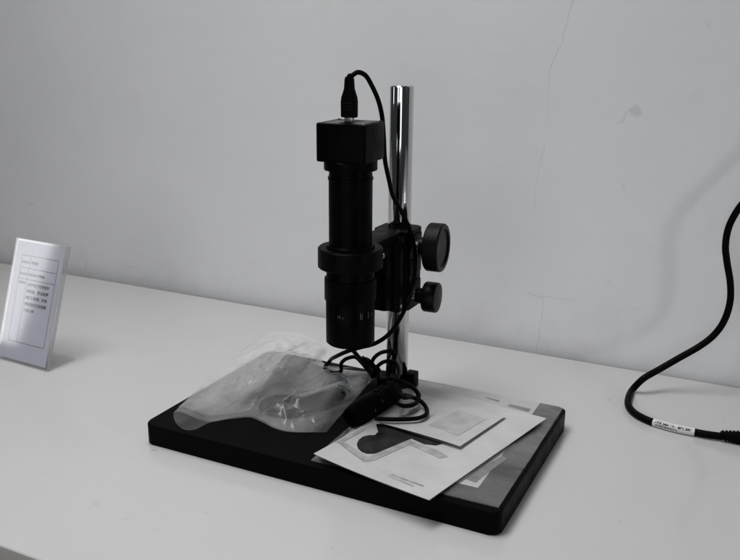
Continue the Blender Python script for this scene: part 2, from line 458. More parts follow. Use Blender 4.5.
# focusing bracket: clamp on the column, sliding rack plate and arm
bm = bmesh.new()
prism(bm, rrect(PX - 21, PY - 24, PX + 21, PY + 17, 7), 119, 206, 1.2)
g = bmesh.new(); prism(g, rrect(PX - 17, PY - 44, PX + 17, PY - 23.6, 2.5), 124, 199, 1.0); add_bm(bm, g)
g = bmesh.new(); prism(g, rrect(PX - 13, PY - 58, PX + 13, PY - 43.7, 2.5), 128, 205.5, 1.0); add_bm(bm, g)
# dovetail ribs and side cover
for z0 in (132, 158, 184):
    g = bmesh.new(); box(g, (PX + 20.4, PY - 20, z0), (PX + 22.6, PY + 10, z0 + 17), 0.8); add_bm(bm, g)
g = bmesh.new(); prism(g, rrect(PX + 10, PY - 40, PX + 19, PY - 30, 2.5), 122, 203, 0.8); add_bm(bm, g)
br = link('focus_bracket', bm, 'bracket', mic)
# arm and ring that grip the lens
bm = bmesh.new()
ring = [(23.4, 188.5), (30.6, 188.5), (31.6, 189.5), (31.6, 207), (30.4, 208.3), (23.4, 208.3), (23.4, 188.5)]
lathe(bm, ring, (LX, LY, 0), n=80, cap=False)
g = bmesh.new(); prism(g, [(LX - 15, LY + 24), (LX + 15, LY + 24), (PX + 14, PY - 50), (PX + 14, PY - 20), (PX - 14, PY - 20), (PX - 14, PY - 50)], 189, 207.4, 1.0); add_bm(bm, g)
col = link('lens_holder', bm, 'bracket', mic)
bm = bmesh.new()
q = at(381.8, 252.9, x=LX + 24)
lathe(bm, [(2.6, 0), (2.6, 3.2), (2.2, 3.6), (1.2, 3.6), (1.2, 2.4)], (LX + 24.0, LY + 17, 198), (0.85, 0.53, 0), n=20)
link('clamp_screw', bm, 'steel', col)
bm = bmesh.new()
lathe(bm, [(2.3, 0), (2.3, 1.8), (1.8, 2.2), (1.0, 2.2), (1.0, 1.2)], (PX + 17, PY - 34, 128), (1, 0, 0), n=20)
link('screw', bm, 'steel', br)

def knob(name, c, r, th, hub, shaft_from, teeth, shaftmat, dish=True):
    """c: centre of the outer face"""
    bm = bmesh.new()
    knurl = lambda t, k: 1 + (0.0035 * math.cos(teeth * t) if 3 <= k <= 7 else 0)
    pr = [(hub, -th - 9), (hub, -th - 2), (r * 0.55, -th), (r * 0.95, -th + 0.2), (r, -th + 1.6), (r, -th * 0.5), (r, -1.6), (r * 0.96, -0.2), (r * 0.9, 0)]
    if dish: pr += [(r * 0.80, 0), (r * 0.76, -1.8), (r * 0.2, -1.8)]
    else: pr += [(r * 0.5, 0.6), (r * 0.1, 0.8)]
    dv = Vector((0.997, 0.075, 0)).normalized()
    lathe(bm, pr, c, dv, n=teeth * 5, mod=knurl)
    o = link(name, bm, 'knob', mic)
    bm = bmesh.new()
    L0 = shaft_from - c[0]
    ps = []
    h = L0
    rs = hub * 0.46
    while h < -th - 8.5:
        ps += [(rs, h), (rs * 0.84, h + 0.6)]; h += 1.2
    ps.append((rs, -th - 8.4))
    lathe(bm, ps, c, dv, n=24)
    link('shaft', bm, shaftmat, o)
    return o
qa = at(438.5, 247.5, y=PY - 12); qb = at(432.0, 297, y=PY - 12)
knob('focus_knob', (qa.x + 6, qa.y, qa.z), 25.5, 17, 9.5, PX + 18, 72, 'steel')
knob('lock_knob', (qb.x + 7, qb.y, qb.z), 16.3, 15, 8.5, PX + 18, 48, 'steel', False)

# lens
bm = bmesh.new()
pr = [(15, 113.0), (16, 111.4), (22.6, 111.4), (24.0, 112.8), (24.0, 124), (23.7, 124.4), (23.7, 125.4), (24.0, 125.8), (24.0, 154),
      (23.4, 155), (23.4, 210), (22.2, 211.5), (20.8, 211.6), (20.8, 273), (21.4, 273.6), (21.4, 276), (20.6, 276.6), (20.2, 283)]
lathe(bm, pr, (LX, LY, 0), n=96)
lens = link('lens_barrel', bm, 'anodised', mic)
bm = bmesh.new()
kn = lambda t, k: 1 + (0.003 * math.cos(72 * t) if 1 <= k <= 4 else 0)
lathe(bm, [(24.2, 156), (25.2, 156.4), (25.3, 158), (25.3, 176), (25.2, 177.6), (24.2, 178), (23.5, 178)], (LX, LY, 0), n=360, mod=kn)
link('zoom_ring', bm, 'anodised', lens)
def wrap_text(bm, body, size, ang, z, rad, o=(LX, LY)):
    t = text_bm(body, size, 'CENTER')
    for v in t.verts:
        a = ang + v.co.x / rad
        v.co = Vector((o[0] + rad * math.cos(a), o[1] + rad * math.sin(a), z + v.co.y))
    add_bm(bm, t)
bm = bmesh.new()
va = math.atan2(CAM.y - LY, CAM.x - LX)      # side of the barrel where the scale is engraved
wrap_text(bm, '10', 4.2, va - 0.48, 142.5, 24.12)
wrap_text(bm, 'x', 3.2, va - 0.30, 142.5, 24.12)
for da, h in ((0.42, 6.5), (0.49, 5.2), (0.80, 6.5), (1.05, 5.0)):
    a0 = va + da; w_ = 0.014
    vs = [bm.verts.new((LX + 24.12 * math.cos(a), LY + 24.12 * math.sin(a), z)) for a, z in ((a0 - w_, 141.5), (a0 + w_, 141.5), (a0 + w_, 141.5 + h), (a0 - w_, 141.5 + h))]
    bm.faces.new(vs)
link('scale_mark', bm, 'white_mark', lens)

# camera housing
BT, BB = 326.6, 292.0
BTH = 0.0615
bm = bmesh.new()
poly = rrect(LX - 24.6, LY - 24.6, LX + 24.6, LY + 24.6, 3.2, 5)
prism(bm, poly, BB, BT, 1.4, 3)
rotm = Matrix.Translation((LX, LY, 0)) @ Matrix.Rotation(BTH, 4, 'Z') @ Matrix.Translation((-LX, -LY, 0))
bm.transform(rotm)
house = link('camera_housing', bm, 'anodised', mic)
bm = bmesh.new()
lathe(bm, [(20.0, 282.8), (25.0, 283), (25.2, 283.8), (25.2, 291), (24, 292.3)], (LX, LY, 0), n=72)
link('mount_ring', bm, 'anodised', house)
bm = bmesh.new()
for x0, x1, y0, y1 in ((-19, -5, -18, 10), (7, 20, -14, 16)):
    box(bm, (LX + x0, LY + y0, BT - 0.3), (LX + x1, LY + y1, BT + 0.35), 0.15, 1)
for sx in (-1, 1):
    for sy in (-1, 1):
        lathe(bm, [(1.9, BT - 0.4), (1.9, BT + 0.5), (1.5, BT + 0.8), (0.9, BT + 0.8), (0.9, BT + 0.2)], (LX + sx * 21.3, LY + sy * 21.3, 0), n=16)
bm.transform(rotm)
link('top_plate', bm, 'top_plate', house)

# ------------------------------------------------------------------ usb cable
PLX, PLY = LX - 1.5, LY
usb = tag(empty('usb_cable', (PLX, PLY, BT + 1)), 'thin black cable plugged into the microscope top and coiled at the column foot', 'cable')
bm = bmesh.new()
def rsec(bm, prof, o, n=40):
    rings = []
    for a, c, z in prof:
        rg = []
        for i in range(n):
            t = 2 * PI * i / n; ct, st = math.cos(t), math.sin(t)
            e = 0.55
            rg.append(bm.verts.new((o[0] + a * math.copysign(abs(ct) ** e, ct), o[1] + c * math.copysign(abs(st) ** e, st), z)))
        rings.append(rg)
    for a, c in zip(rings, rings[1:]):
        for i in range(n): bm.faces.new((a[i], a[(i + 1) % n], c[(i + 1) % n], c[i]))
    bm.faces.new(rings[0][::-1]); bm.faces.new(rings[-1])
rsec(bm, [(6.9, 4.6, 331), (7.6, 5.2, 331.8), (7.7, 5.3, 345), (7.2, 5.1, 349), (5.4, 4.6, 354), (4.5, 4.2, 357), (4.0, 3.9, 365), (3.3, 3.3, 367.5)], (PLX, PLY))
for zz in (337, 340, 343):
    g = bmesh.new(); box(g, (PLX - 5, PLY - 5.7, zz), (PLX + 5, PLY - 5.0, zz + 1.2), 0.3, 1); add_bm(bm, g)
pl = link('plug', bm, 'rubber', usb)
bm = bmesh.new(); box(bm, (PLX - 4.2, PLY - 2.2, BT), (PLX + 4.2, PLY + 2.2, 332), 0.4, 2)
link('connector', bm, 'steel', pl)
def P(u, v, **k): return at(u, v, **k)
path = [Vector((PLX, PLY, 362)), Vector((PLX, PLY, 368)), P(352, 75.5, y=97), P(357.5, 72.3, y=100), P(365, 75, y=106), P(372, 86, y=112), P(378.5, 101, y=117),
        P(382, 116, y=121), P(383.6, 135, y=125), P(385, 160, y=130), P(389, 180, y=138), P(393, 196, y=150), P(402.5, 213, y=166), P(409.5, 229, x=214), P(414.3, 247, x=215), P(415.2, 266, x=215),
        P(413.5, 284, x=214), P(409, 299, y=160), P(402, 315, y=150), P(390, 333, y=140), P(376, 343, y=135), P(360, 347.5, y=135), P(347, 351.5, y=138), P(337, 356, y=150),
        P(329, 362, z=31), P(325, 368, z=28), P(333, 373, z=26), P(340.5, 371.5, z=28), P(341.5, 363, z=42), P(347, 358.5, z=50), P(355, 357, z=50), P(361, 362, z=42), P(367, 369, z=30),
        P(373, 375, z=28), P(381, 377, z=27), P(379, 370, z=34), P(372, 365.5, z=46), P(374, 358, z=58), P(381, 352.7, z=64), P(391, 351, z=66), P(400, 351.6, z=64), P(402, 356, z=58), P(398, 363, z=48), P(394.5, 371, z=38),
        P(396, 380, z=56), P(406, 383.5, z=52), P(414.5, 389, z=44), P(419, 395.5, z=37), P(416.5, 398.2, z=36), P(409, 396, z=36), P(401, 395, z=52),
        P(404, 397.5, z=54), P(413, 397.5, z=44), P(421, 401.5, z=38), P(426.5, 408.5, z=36), P(426, 414.5, z=36), P(419, 418, z=36), P(405, 419.3, z=36), P(388, 419.3, z=36), P(375, 418.5, z=35)]
bm = bmesh.new(); tube(bm, spline(path, 8), 2.25, 12)
link('cord', bm, 'rubber', usb)
path2 = [P(352, 349.5, y=142), P(357, 355, y=152), P(363, 362, z=46), P(368, 367, z=36), P(373, 372, z=32), P(379, 379, z=34)]
path3 = [P(362, 357, z=52), P(367, 362, z=46), P(372, 366, z=40), P(377, 372, z=33), P(382, 379, z=34)]
bm = bmesh.new(); tube(bm, spline(path2, 8), 2.25, 12)
link('cord', bm, 'rubber', usb)
for extra in ([P(372, 377, z=29), P(376, 368, z=44), P(385, 361.5, z=56), P(394, 362, z=56), P(398.5, 370, z=54), P(396, 380, z=54), P(387, 388, z=54), P(378, 397, z=50)],
              [P(401, 385, z=52), P(410, 386, z=50), P(416.5, 391.5, z=44), P(418.5, 399, z=40), P(413, 405, z=40), P(404, 406, z=42), P(396, 403, z=48)],
              [P(360, 358, z=52), P(368, 360, z=54), P(374, 366, z=46), P(379, 374, z=38), P(387, 379, z=52), P(396, 378, z=56)]):
    bm = bmesh.new(); tube(bm, spline(extra, 8), 2.25, 12)
    link('cord', bm, 'rubber', usb)
bm = bmesh.new(); tube(bm, spline(path3, 8), 2.25, 12)
link('cord', bm, 'rubber', usb)

# ------------------------------------------------------------------ spare barrel lying beside the coil
a0, a1 = Vector((204.0, 164, 35.2)), Vector((194.0, 84, 35.2))
ax = (a1 - a0); Ls = ax.length; ax.normalize()
bm = bmesh.new()
lathe(bm, [(9, 3), (9.5, 0), (11.6, 0), (12.4, 1.2), (12.4, 14), (11.6, 14.4), (11.6, 16), (12.4, 16.4), (12.4, 24), (11.6, 24.4), (11.6, 26), (12.4, 26.4), (12.4, 34), (11.6, 34.4), (11.6, 36), (12.4, 36.4), (12.4, Ls - 12), (10.6, Ls - 2), (9.4, Ls), (7, Ls), (6.5, Ls - 4)], a0, ax, n=64)
spare = link('extension_tube', bm, 'dull_black', origin=(206, 115, H))
tag(spare, 'black lens extension tube lying on the base in front of the chrome column', 'lens tube')
for t, (u, v) in enumerate(((382.6, 401), (375.5, 410.5))):
    bm = bmesh.new()
    # small white index ticks engraved round the tube
    rd = (at(u, v, z=20) - CAM).normalized(); t_ = (at(u, v, z=75) - CAM).length
    while True:
        c = CAM + rd * t_; rr_ = c - a0 - ax * (c - a0).dot(ax)
        if rr_.length < 12.5 or t_ > 2000: break
        t_ += 0.1
    ctr = a0 + ax * (c - a0).dot(ax); d0 = rr_.normalized(); s0 = ax.cross(d0)
    vs = []
    for hh, aa in ((-0.5, -0.13), (0.5, -0.13), (0.5, 0.13), (-0.5, 0.13)):
        ang = aa
        vs.append(bm.verts.new(ctr + ax * hh + (d0 * math.cos(ang) + s0 * math.sin(ang)) * 12.5))
    bm.faces.new(vs)
    link('index_mark', bm, 'white_mark', spare)

# ------------------------------------------------------------------ milky plastic bag and what is in it
def poly_at(pts, t):
    """point at fraction t of a polyline with even arc length"""
    L = [0]
    for a, c in zip(pts, pts[1:]): L.append(L[-1] + (c - a).length)
    s = t * L[-1]
    for i in range(len(pts) - 1):
        if s <= L[i + 1] or i == len(pts) - 2:
            k = (s - L[i]) / max(L[i + 1] - L[i], 1e-6)
            return pts[i].lerp(pts[i + 1], k)
def coons(front, back, left, right):
    f_, b_, l_, r_ = [spline(c, 6) for c in (front, back, left, right)]
    def fn(u, v):
        a = poly_at(f_, u) * (1 - v) + poly_at(b_, u) * v
        c = poly_at(l_, v) * (1 - u) + poly_at(r_, v) * u
        e = f_[0] * ((1 - u) * (1 - v)) + f_[-1] * (u * (1 - v)) + b_[0] * ((1 - u) * v) + b_[-1] * (u * v)
        return a + c - e
    return fn
tl, tr_ = P(258, 338, z=30), P(379.5, 372.5, z=24)
back = [tl, P(268, 333.5, z=34), P(280, 331.8, z=36), P(292, 332.5, z=37), P(303, 335, z=35), P(315, 339, z=33), P(327, 347.5, z=34), P(326, 353, z=30), P(321, 358.5, z=27), P(327, 366, z=24), P(342, 369, z=25), P(360, 371, z=26), tr_]
fl, fr_ = P(173, 413, z=31), P(326, 432, z=24)
front = [fl, P(179, 411.5, z=34), P(188, 414.5, z=34), P(197, 419, z=32), P(205, 421, z=29), P(214, 421.5, z=29), P(226, 419.5, z=33), P(237, 418.2, z=36), P(250, 417.3, z=39), P(262, 422, z=38), P(274, 428, z=33), P(286, 431.5, z=29), P(306, 432.5, z=26), fr_]
left = [fl, P(190, 397, z=30), P(205, 383, z=29), P(230, 361, z=29), tl]
right = [fr_, P(338, 418, z=26), P(355, 399, z=25), P(370, 382, z=24.5), tr_]
top_fn = coons(front, back, left, right)
c1, c2 = P(298, 408, z=32), P(344, 393, z=32)         # tube and ring that lie inside
T1, T2 = c1.xy, c2.xy
RC2 = P(284, 405, z=28).xy
def bag_top(u, v):
    p = top_fn(u, v)
    e = min(1, 6 * min(u, 1 - u, v, 1 - v) ** 1.0)
    # contents push the film up, creases run lengthways
    hump = 6 * math.exp(-((u - 0.66) / 0.17) ** 2 - ((v - 0.36) / 0.26) ** 2) + 7 * math.exp(-((u - 0.42) / 0.10) ** 2 - ((v - 0.42) / 0.34) ** 2)
    ridge = 4.0 * max(0, 1 - abs(u - 0.30 - 0.10 * v) / 0.06) * math.sin(PI * v) + 3.5 * max(0, 1 - abs(u - 0.52 + 0.16 * v) / 0.05) * math.sin(PI * v)
    w = 4.2 * fbm(p.x * 0.026, p.y * 0.014, 2.0, 3) + 3.6 * (0.4 - abs(fbm(p.x * 0.040 + 3, p.y * 0.014, 5.0, 3)))
    q3 = Vector((p.x * 0.024 + 0.012 * p.y, p.y * 0.017, 1.7))
    f1 = noise.voronoi(q3)[0]; k1 = min(f1[1] - f1[0], 0.42)
    f2 = noise.voronoi(q3 * 2.3 + Vector((3, 1, 0)))[0]; k2 = min(f2[1] - f2[0], 0.42)
    w = 0.8 * w + 5.0 * (0.30 - k1) + 1.5 * (0.25 - k2)
    for sx, sy, sd in ((0.030, 0.011, 31), (0.018, 0.026, 47), (0.042, 0.016, 63)):
        nn = noise.noise(Vector((p.x * sx, p.y * sy, sd * 1.31)))
        w += 2.1 * max(0, 1 - abs(nn) / 0.085)
    z = p.z + e * (hump + ridge + 3.0 + w)
    z = max(z, 24.2)
    q = Vector((p.x, p.y))
    h = max(0, min(1, (q - T1).dot(T2 - T1) / (T2 - T1).length_squared)); d = (q - T1 - (T2 - T1) * h).length
    z = max(z, 24.2 + 20.5 * max(0, 1 - max(0, d - 4) / 34) ** 1.25 * min(1, e * 2))
    d = (q - RC2).length
    z = max(z, 24.2 + 8.0 * math.exp(-(max(0, d - 26) / 20) ** 2) * min(1, e * 2))
    return Vector((p.x + e * 1.5 * fbm(p.y * 0.03, p.x * 0.03, 9), p.y, z))
bag = tag(empty('plastic_bag', P(255, 395, z=H)), 'crumpled milky plastic bag lying open on the left half of the black base', 'plastic bag')
bm = bmesh.new(); sheet(bm, bag_top, 190, 190)
link('upper_film', bm, 'bag_film', bag, angle=180)
# the left and back of the bag are folded over themselves: one more layer of film
def flap(u, v):
    lim = 0.50 - 0.16 * v + 0.035 * fbm(v * 3.0, 2.0, 11) if v < 0.62 else 0.50 - 0.16 * 0.62 + (v - 0.62) * 1.25
    p = bag_top(0.015 + u * (lim - 0.015), 0.03 + 0.955 * v)
    return p + Vector((0, 0, 1.0 + 0.8 * (1 + fbm(p.x * 0.05, p.y * 0.03, 21)) + 2.2 * u ** 6))
bm = bmesh.new(); sheet(bm, flap, 70, 110)
link('folded_flap', bm, 'bag_film', bag, angle=180)
fl2 = P(173.3, 414, z=30)
front2 = [fl2, P(174.5, 420, z=27), P(178, 425.5, z=24.6), P(184, 429.5, z=23.6), P(190, 430.3, z=23.4), P(197, 428.8, z=23.4), P(206, 424, z=23.4), P(216, 420.8, z=24), P(230, 418, z=26), P(250, 415.5, z=30), P(264, 421, z=29), P(274, 426.5, z=26), P(286, 430.5, z=24.5), P(306, 432, z=23.6), fr_ - Vector((0, 0, 0.6))]
back2 = [q - Vector((0, -0.5, 3.0 if 0 < i < 9 else 0.6)) for i, q in enumerate(back)]
left2 = [fl2] + [q - Vector((0, 0, 1.5)) for q in left[1:-1]] + [back2[0]]
right2 = [front2[-1]] + [q - Vector((0, 0, 0.9)) for q in right[1:-1]] + [back2[-1]]
low_fn = coons(front2, back2, left2, right2)
def bag_low(u, v):
    p = low_fn(u, v)
    e = min(1, 6 * min(u, 1 - u, v, 1 - v))
    inside = -6 < p.x < W + 6 and -6 < p.y < D + 6
    z = p.z * (1 - e) + e * ((23.1 if inside else p.z - 3) + 0.7 * (1 + fbm(p.x * 0.03, p.y * 0.03, 4)))
    return Vector((p.x, p.y, max(z, 22.9) if inside else z))
bm = bmesh.new(); sheet(bm, bag_low, 70, 70)
link('lower_film', bm, 'bag_film', bag, angle=180)
# pen writing on the bag
bm = bmesh.new()
strokes = [[(336, 374), (343, 378), (338, 381)], [(340, 376), (347, 381), (350, 390)], [(338, 384), (346, 389), (350, 392)], [(343, 380), (341, 387)], [(347, 376), (344, 385)],
           [(362, 377), (367, 379), (363, 384)], [(368, 376), (366, 385), (362, 390)], [(372, 375), (373, 379)]]
GRID = [bag_top(0.70 + 0.30 * i / 70, 0.45 + 0.55 * j / 90) for i in range(71) for j in range(91)]
for s in strokes:
    pts = []
    for (u, v) in s:
        # drop the pixel on the film's own surface
        best = min(GRID, key=lambda q: (q - at(u, v, z=q.z)).length)
        pts.append(at(u, v, z=best.z + 0.9))
    tube(bm, spline(pts, 4), 0.45, 6)
link('pen_writing', bm, 'ink_mark', bag)

c = P(284, 405, z=28)
bm = bmesh.new()
lathe(bm, [(13, 0.3), (26, 0.3), (26.5, 1), (26.5, 4), (26, 4.6), (14, 4.6), (13, 4), (13, 0.3)], (c.x, c.y, H + 1.8), n=64, cap=False)
tag(link('adapter_ring', bm, 'inner_part', origin=(c.x, c.y, H)), 'dark round ring showing through the middle of the milky bag', 'lens ring')
d_ = (c2 - c1); Lt = d_.length
bm = bmesh.new()
lathe(bm, [(5, 0), (8.6, 0.4), (9.4, 1), (9.4, Lt * 0.55), (8.2, Lt * 0.58), (8.2, Lt * 0.88), (4, Lt), (2, Lt)], c1, d_, n=40)
tag(link('eyepiece_tube', bm, 'inner_part', origin=((c1 + c2) / 2)), 'dark short tube showing through the right side of the milky bag', 'lens tube')

# ------------------------------------------------------------------ flat clear bag and the papers
ZB = H + 0.5
fb = tag(empty('document_bag', (282, 122, H)), 'flat clear plastic bag covering the right half of the black base', 'plastic bag')
def flat(u, v, z0, amp, seed, st=1.0):
    x0, x1, y0, y1 = 191.5, 373.0, 8.2, 235.5
    x, y = x0 + (x1 - x0) * u, y0 + (y1 - y0) * v
    e = min(1, 8 * min(u, 1 - u, v, 1 - v))
    w = amp * (0.5 + 0.5 * fbm(x * 0.03, y * 0.018, seed, 3)) * (0.25 + 0.75 * e)
    return Vector((x + 0.8 * fbm(y * 0.02, 0, seed), y + 0.8 * fbm(x * 0.02, 3, seed), z0 + max(w, 0)))
bm = bmesh.new(); sheet(bm, lambda u, v: flat(u, v, H + 0.45, 0.25, 1.0), 50, 60)
link('lower_film', bm, 'flat_film', fb, angle=180)
bm = bmesh.new(); sheet(bm, lambda u, v: flat(u, v, H + 1.15, 2.9, 6.0), 70, 80)
link('upper_film', bm, 'flat_film', fb, angle=180)

def paper(name, quad, z, curl, label, cat, nu=24, nv=24, thick=0, origin_z=None):
    """quad: front-left, front-right, back-right, back-left (x, y)"""
    a, b_, c_, d__ = [Vector((*q, 0)) for q in quad]
    def fn(u, v, lift=0):
        p = (a * (1 - u) + b_ * u) * (1 - v) + (d__ * (1 - u) + c_ * u) * v
        return Vector((p.x, p.y, z + lift + curl(u, v)))
    bm = bmesh.new(); sheet(bm, fn, nu, nv, thick)
    ctr = (a + b_ + c_ + d__) / 4
    o = link(name, bm, 'paper', origin=(ctr.x, ctr.y, z), angle=60)
    tag(o, label, cat)
    o_fn = fn
    return o, o_fn
def print_patch(o, fn, name, pts, mat, lift=0.28, quad=None):
    """a printed area: polygon given in sheet coordinates u, v (fan-filled grid)"""
    bm = bmesh.new()
    vs = [bm.verts.new(fn(u, v, lift)) for u, v in pts]
    f = bm.faces.new(vs)
    bmesh.ops.triangulate(bm, faces=[f])
    bmesh.ops.subdivide_edges(bm, edges=bm.edges, cuts=2, use_grid_fill=True)
    return link(name, bm, mat, o, angle=180)
def inv_uv(fn, target, z):
    """find sheet coordinates of a point by a few Newton steps"""
    u = v = 0.5
    for _ in range(25):
        p = fn(u, v); du = fn(u + 0.01, v) - p; dv = fn(u, v + 0.01) - p
        e = target - p
        det = du.x * dv.y - du.y * dv.x
        u += 0.01 * (e.x * dv.y - e.y * dv.x) / det; v += 0.01 * (du.x * e.y - du.y * e.x) / det
    return u, v
def px_patch(o, fn, z, name, px, mat, lift=0.28):
    return print_patch(o, fn, name, [inv_uv(fn, at(u, v, z=z), z) for u, v in px], mat, lift)

z1 = H + 0.62
sheetB, fB = paper('printed_sheet', [(196, 31.5), (346.8, 31.5), (347.8, 234.4), (196, 231)], z1, lambda u, v: 0.12 * (1 + fbm(u * 3, v * 3, 1)),
                   'large white printed sheet inside the clear bag, lying squarely along the back edge', 'paper sheet')
px_patch(sheetB, fB, z1, 'printed_picture', [(465, 479), (472, 474), (502, 456), (507, 459), (483, 477), (476, 483)], 'ink_grey')
px_patch(sheetB, fB, z1, 'printed_heading', [(507.5, 406.2), (510, 404.2), (531, 409.3), (528.5, 412.2)], 'ink_grey')
px_patch(sheetB, fB, z1, 'printed_line', [(485, 398.2), (486.5, 397.4), (500, 401), (498.5, 402)], 'ink_grey')

z2 = H + 4.9
fq = [P(313.5, 456.3, z=z2), P(429, 499.6, z=z2), P(546.5, 419.5, z=z2 - 1), P(426, 386, z=z2)]
def curlA(u, v):
    return 3.2 * max(0, 1 - u * 1.6 - v * 1.8) ** 2 + 0.5 * (1 + fbm(u * 2.2, v * 2.2, 3)) * (0.3 + v) + 0.6 * math.exp(-((u - 0.5) / 0.3) ** 2 - ((v - 0.45) / 0.3) ** 2)
leaf, fA = paper('instruction_leaflet', [(q.x, q.y) for q in fq], z2 - 0.6, curlA,
                 'white instruction leaflet with a black product picture, jutting past the clear bag at the front', 'leaflet')
bm = bmesh.new()
sheet(bm, lambda u, v: fA(0.012 + 0.985 * u, 0.006 + 0.5 * v, -0.9 - 0.9 * (1 - v) * (0.4 + 0.6 * abs(math.sin(3 * u)))), 20, 12)
link('under_leaf', bm, 'paper', leaf, angle=60)
pz = z2 + 0.6
px_patch(leaf, fA, pz, 'printed_picture', [(376, 423.5), (388, 425.2), (443, 443.6), (436, 445.5), (424, 444.2), (412, 439.0), (394, 446.5), (380, 451.6), (374, 453.2), (367, 453.4), (361.5, 451.5), (357.8, 448), (356.8, 443.8), (358.8, 439.4), (363, 436.2), (369, 434.8), (375, 434.6), (378, 431.5)], 'ink')
for seg in ([(336.5, 442), (341, 440.5), (368, 456.5), (364, 461.5)], [(364, 461.5), (368, 456.5), (412, 438.5), (410, 444.5), (374, 460)], [(335, 443.5), (362, 428), (366, 429), (341, 443.5)]):
    px_patch(leaf, fA, pz, 'printed_frame', seg, 'ink_pale', 0.30)
px_patch(leaf, fA, pz, 'painted_card_shade', [(410, 440.5), (438, 450), (448, 456), (440, 458), (408, 444)], 'ink_pale', 0.31)  # shade in front of the card's edge, painted on the leaflet in pale grey
for (a_, c_) in (((392, 473), (424, 484.5)), ((389, 474), (414, 484.5))):
    px_patch(leaf, fA, pz, 'printed_line', [a_, (c_[0], c_[1]), (c_[0] - 1.0, c_[1] + 1.2), (a_[0] - 1.0, a_[1] + 1.2)], 'ink_pale', 0.30)

z3 = H + 8.4
fq = [P(376, 422.3, z=z3), P(460, 446.8, z=z3), P(506, 416, z=z3 - 1.0), P(423, 394, z=z3)]
def curlC(u, v): return 0.35 * (1 + fbm(u * 1.5, v * 1.5, 8)) + 1.0 * math.sin(PI * u) * (1 - v) - 1.1 * v
card, fC = paper('note_card', [(q.x, q.y) for q in fq], z3, curlC,
                 'small white card with a faint grey picture, topmost of the papers beside the cable loop', 'card')
px_patch(card, fC, z3, 'printed_picture', [(428, 426), (458, 436.5), (487, 418.5), (458, 410)], 'ink_faint', 0.3)
px_patch(card, fC, z3, 'printed_line', [(420, 421.5), (434, 413.5), (436, 414.2), (422, 422.2)], 'ink_faint', 0.3)

# ------------------------------------------------------------------ sign in an acrylic holder
bl, brt = Vector((-328.5, 98.5, 1.2)), Vector((-234.6, 94.1, 1.2))
trt = at(69.5, 246.7, y=137); tlt = trt + (bl - brt) + Vector((1.5, 0.5, 3.2))
ex_ = (brt - bl); SW = ex_.length; ex_.normalize()
ez_ = (trt - brt); SH = ez_.length; ez_.normalize()
en_ = ex_.cross(ez_).normalized()                       # points away from the viewer or towards
if en_.dot(CAM - bl) < 0: en_ = -en_
def sp(x, z, d=0): return bl + ex_ * x + ez_ * z + en_ * d
sign = tag(empty('sign_holder', (bl + brt) / 2), 'small clear acrylic holder with a bluish white printed notice at the left of the table', 'sign holder')
def slab(name, x0, x1, z0, z1, d0, d1, mat, parent, bev=0.4):
    bm = bmesh.new(); vs = []
    for d in (d0, d1):
        for x, z in ((x0, z0), (x1, z0), (x1, z1), (x0, z1)): vs.append(bm.verts.new(sp(x, z, d)))
    for ids in ((0, 1, 2, 3), (7, 6, 5, 4), (0, 4, 5, 1), (1, 5, 6, 2), (2, 6, 7, 3), (3, 7, 4, 0)): bm.faces.new([vs[i] for i in ids])
    if bev: bmesh.ops.bevel(bm, geom=list(bm.edges), offset=bev, segments=2, affect='EDGES')
    return link(name, bm, mat, parent)
fp = slab('front_panel', 0, SW, 0, SH, 0.5, 1.8, 'acrylic', sign)
bp2 = slab('back_panel', 0, SW, 0, SH, -2.0, -0.7, 'acrylic', sign)
slab('panel_edge', SW + 0.05, SW + 0.5, 0, SH, 0.45, 1.9, 'acrylic_edge', fp, 0)
slab('panel_edge', SW + 0.05, SW + 0.5, 0, SH, -2.1, -0.75, 'acrylic_edge', bp2, 0)
slab('panel_edge', 0, SW, SH + 0.05, SH + 0.4, -2.0, 1.8, 'acrylic_edge', bp2, 0)
pi = slab('paper_insert', 3, SW - 5.5, 3, SH - 3, -0.25, 0.25, 'sign_paper', sign, 0)
bm = bmesh.new()
vs = [bl + Vector((0, 0, -0.9)), brt + Vector((0, 0, -0.9)), brt + Vector((0, 46, -0.9)), bl + Vector((0, 46, -0.9))]
prism(bm, [(q.x, q.y) for q in vs], 0.2, 2.6, 0.4)
link('foot', bm, 'acrylic', sign)
bm = bmesh.new()
def rule(x0, z0, x1, z1, w=0.55):
    hx = w / 2
    if abs(x1 - x0) > abs(z1 - z0): c = ((x0, z0 - hx), (x1, z1 - hx), (x1, z1 + hx), (x0, z0 + hx))
    else: c = ((x0 - hx, z0), (x0 + hx, z0), (x1 + hx, z1), (x1 - hx, z1))
    bm.faces.new([bm.verts.new(sp(x, z, 0.36)) for x, z in c])
X0, X1, XM = 15, SW - 13.5, 31
Z0, Z1, Z2, Z3 = 26, SH - 20, SH - 36, SH - 50
for z in (Z0, Z1, Z2, Z3): rule(X0, z, X1, z)
for x in (X0, X1, XM): rule(x, Z0, x, Z1)
link('table_rule', bm, 'ink', pi)
bm = bmesh.new()
def write(body, size, x, z):
    t = text_bm(body, size, bold=0.022 * size)
    for v in t.verts: v.co = sp(x + v.co.x, z + v.co.y, 0.38)
    add_bm(bm, t)
write('设备名称', 3.6, X0 + 0.9, Z1 - 10); write('显微镜', 4.4, XM + 2, Z1 - 10)
write('规格型号', 3.6, X0 + 0.9, Z2 - 9); write('数码电子显微镜', 4.0, XM + 1.5, Z2 - 9)
write('主要用途', 3.4, X0 + 0.9, Z3 - 6)
for k, s in enumerate(('用于电子元件的外', '观检查、焊点检测', '线路板检修、材料', '表面观察以及拍照', '记录分析')):
    write(s, 4.9, XM + 2.2, Z3 - 8 - 8.2 * k)
link('printed_text', bm, 'ink', pi)

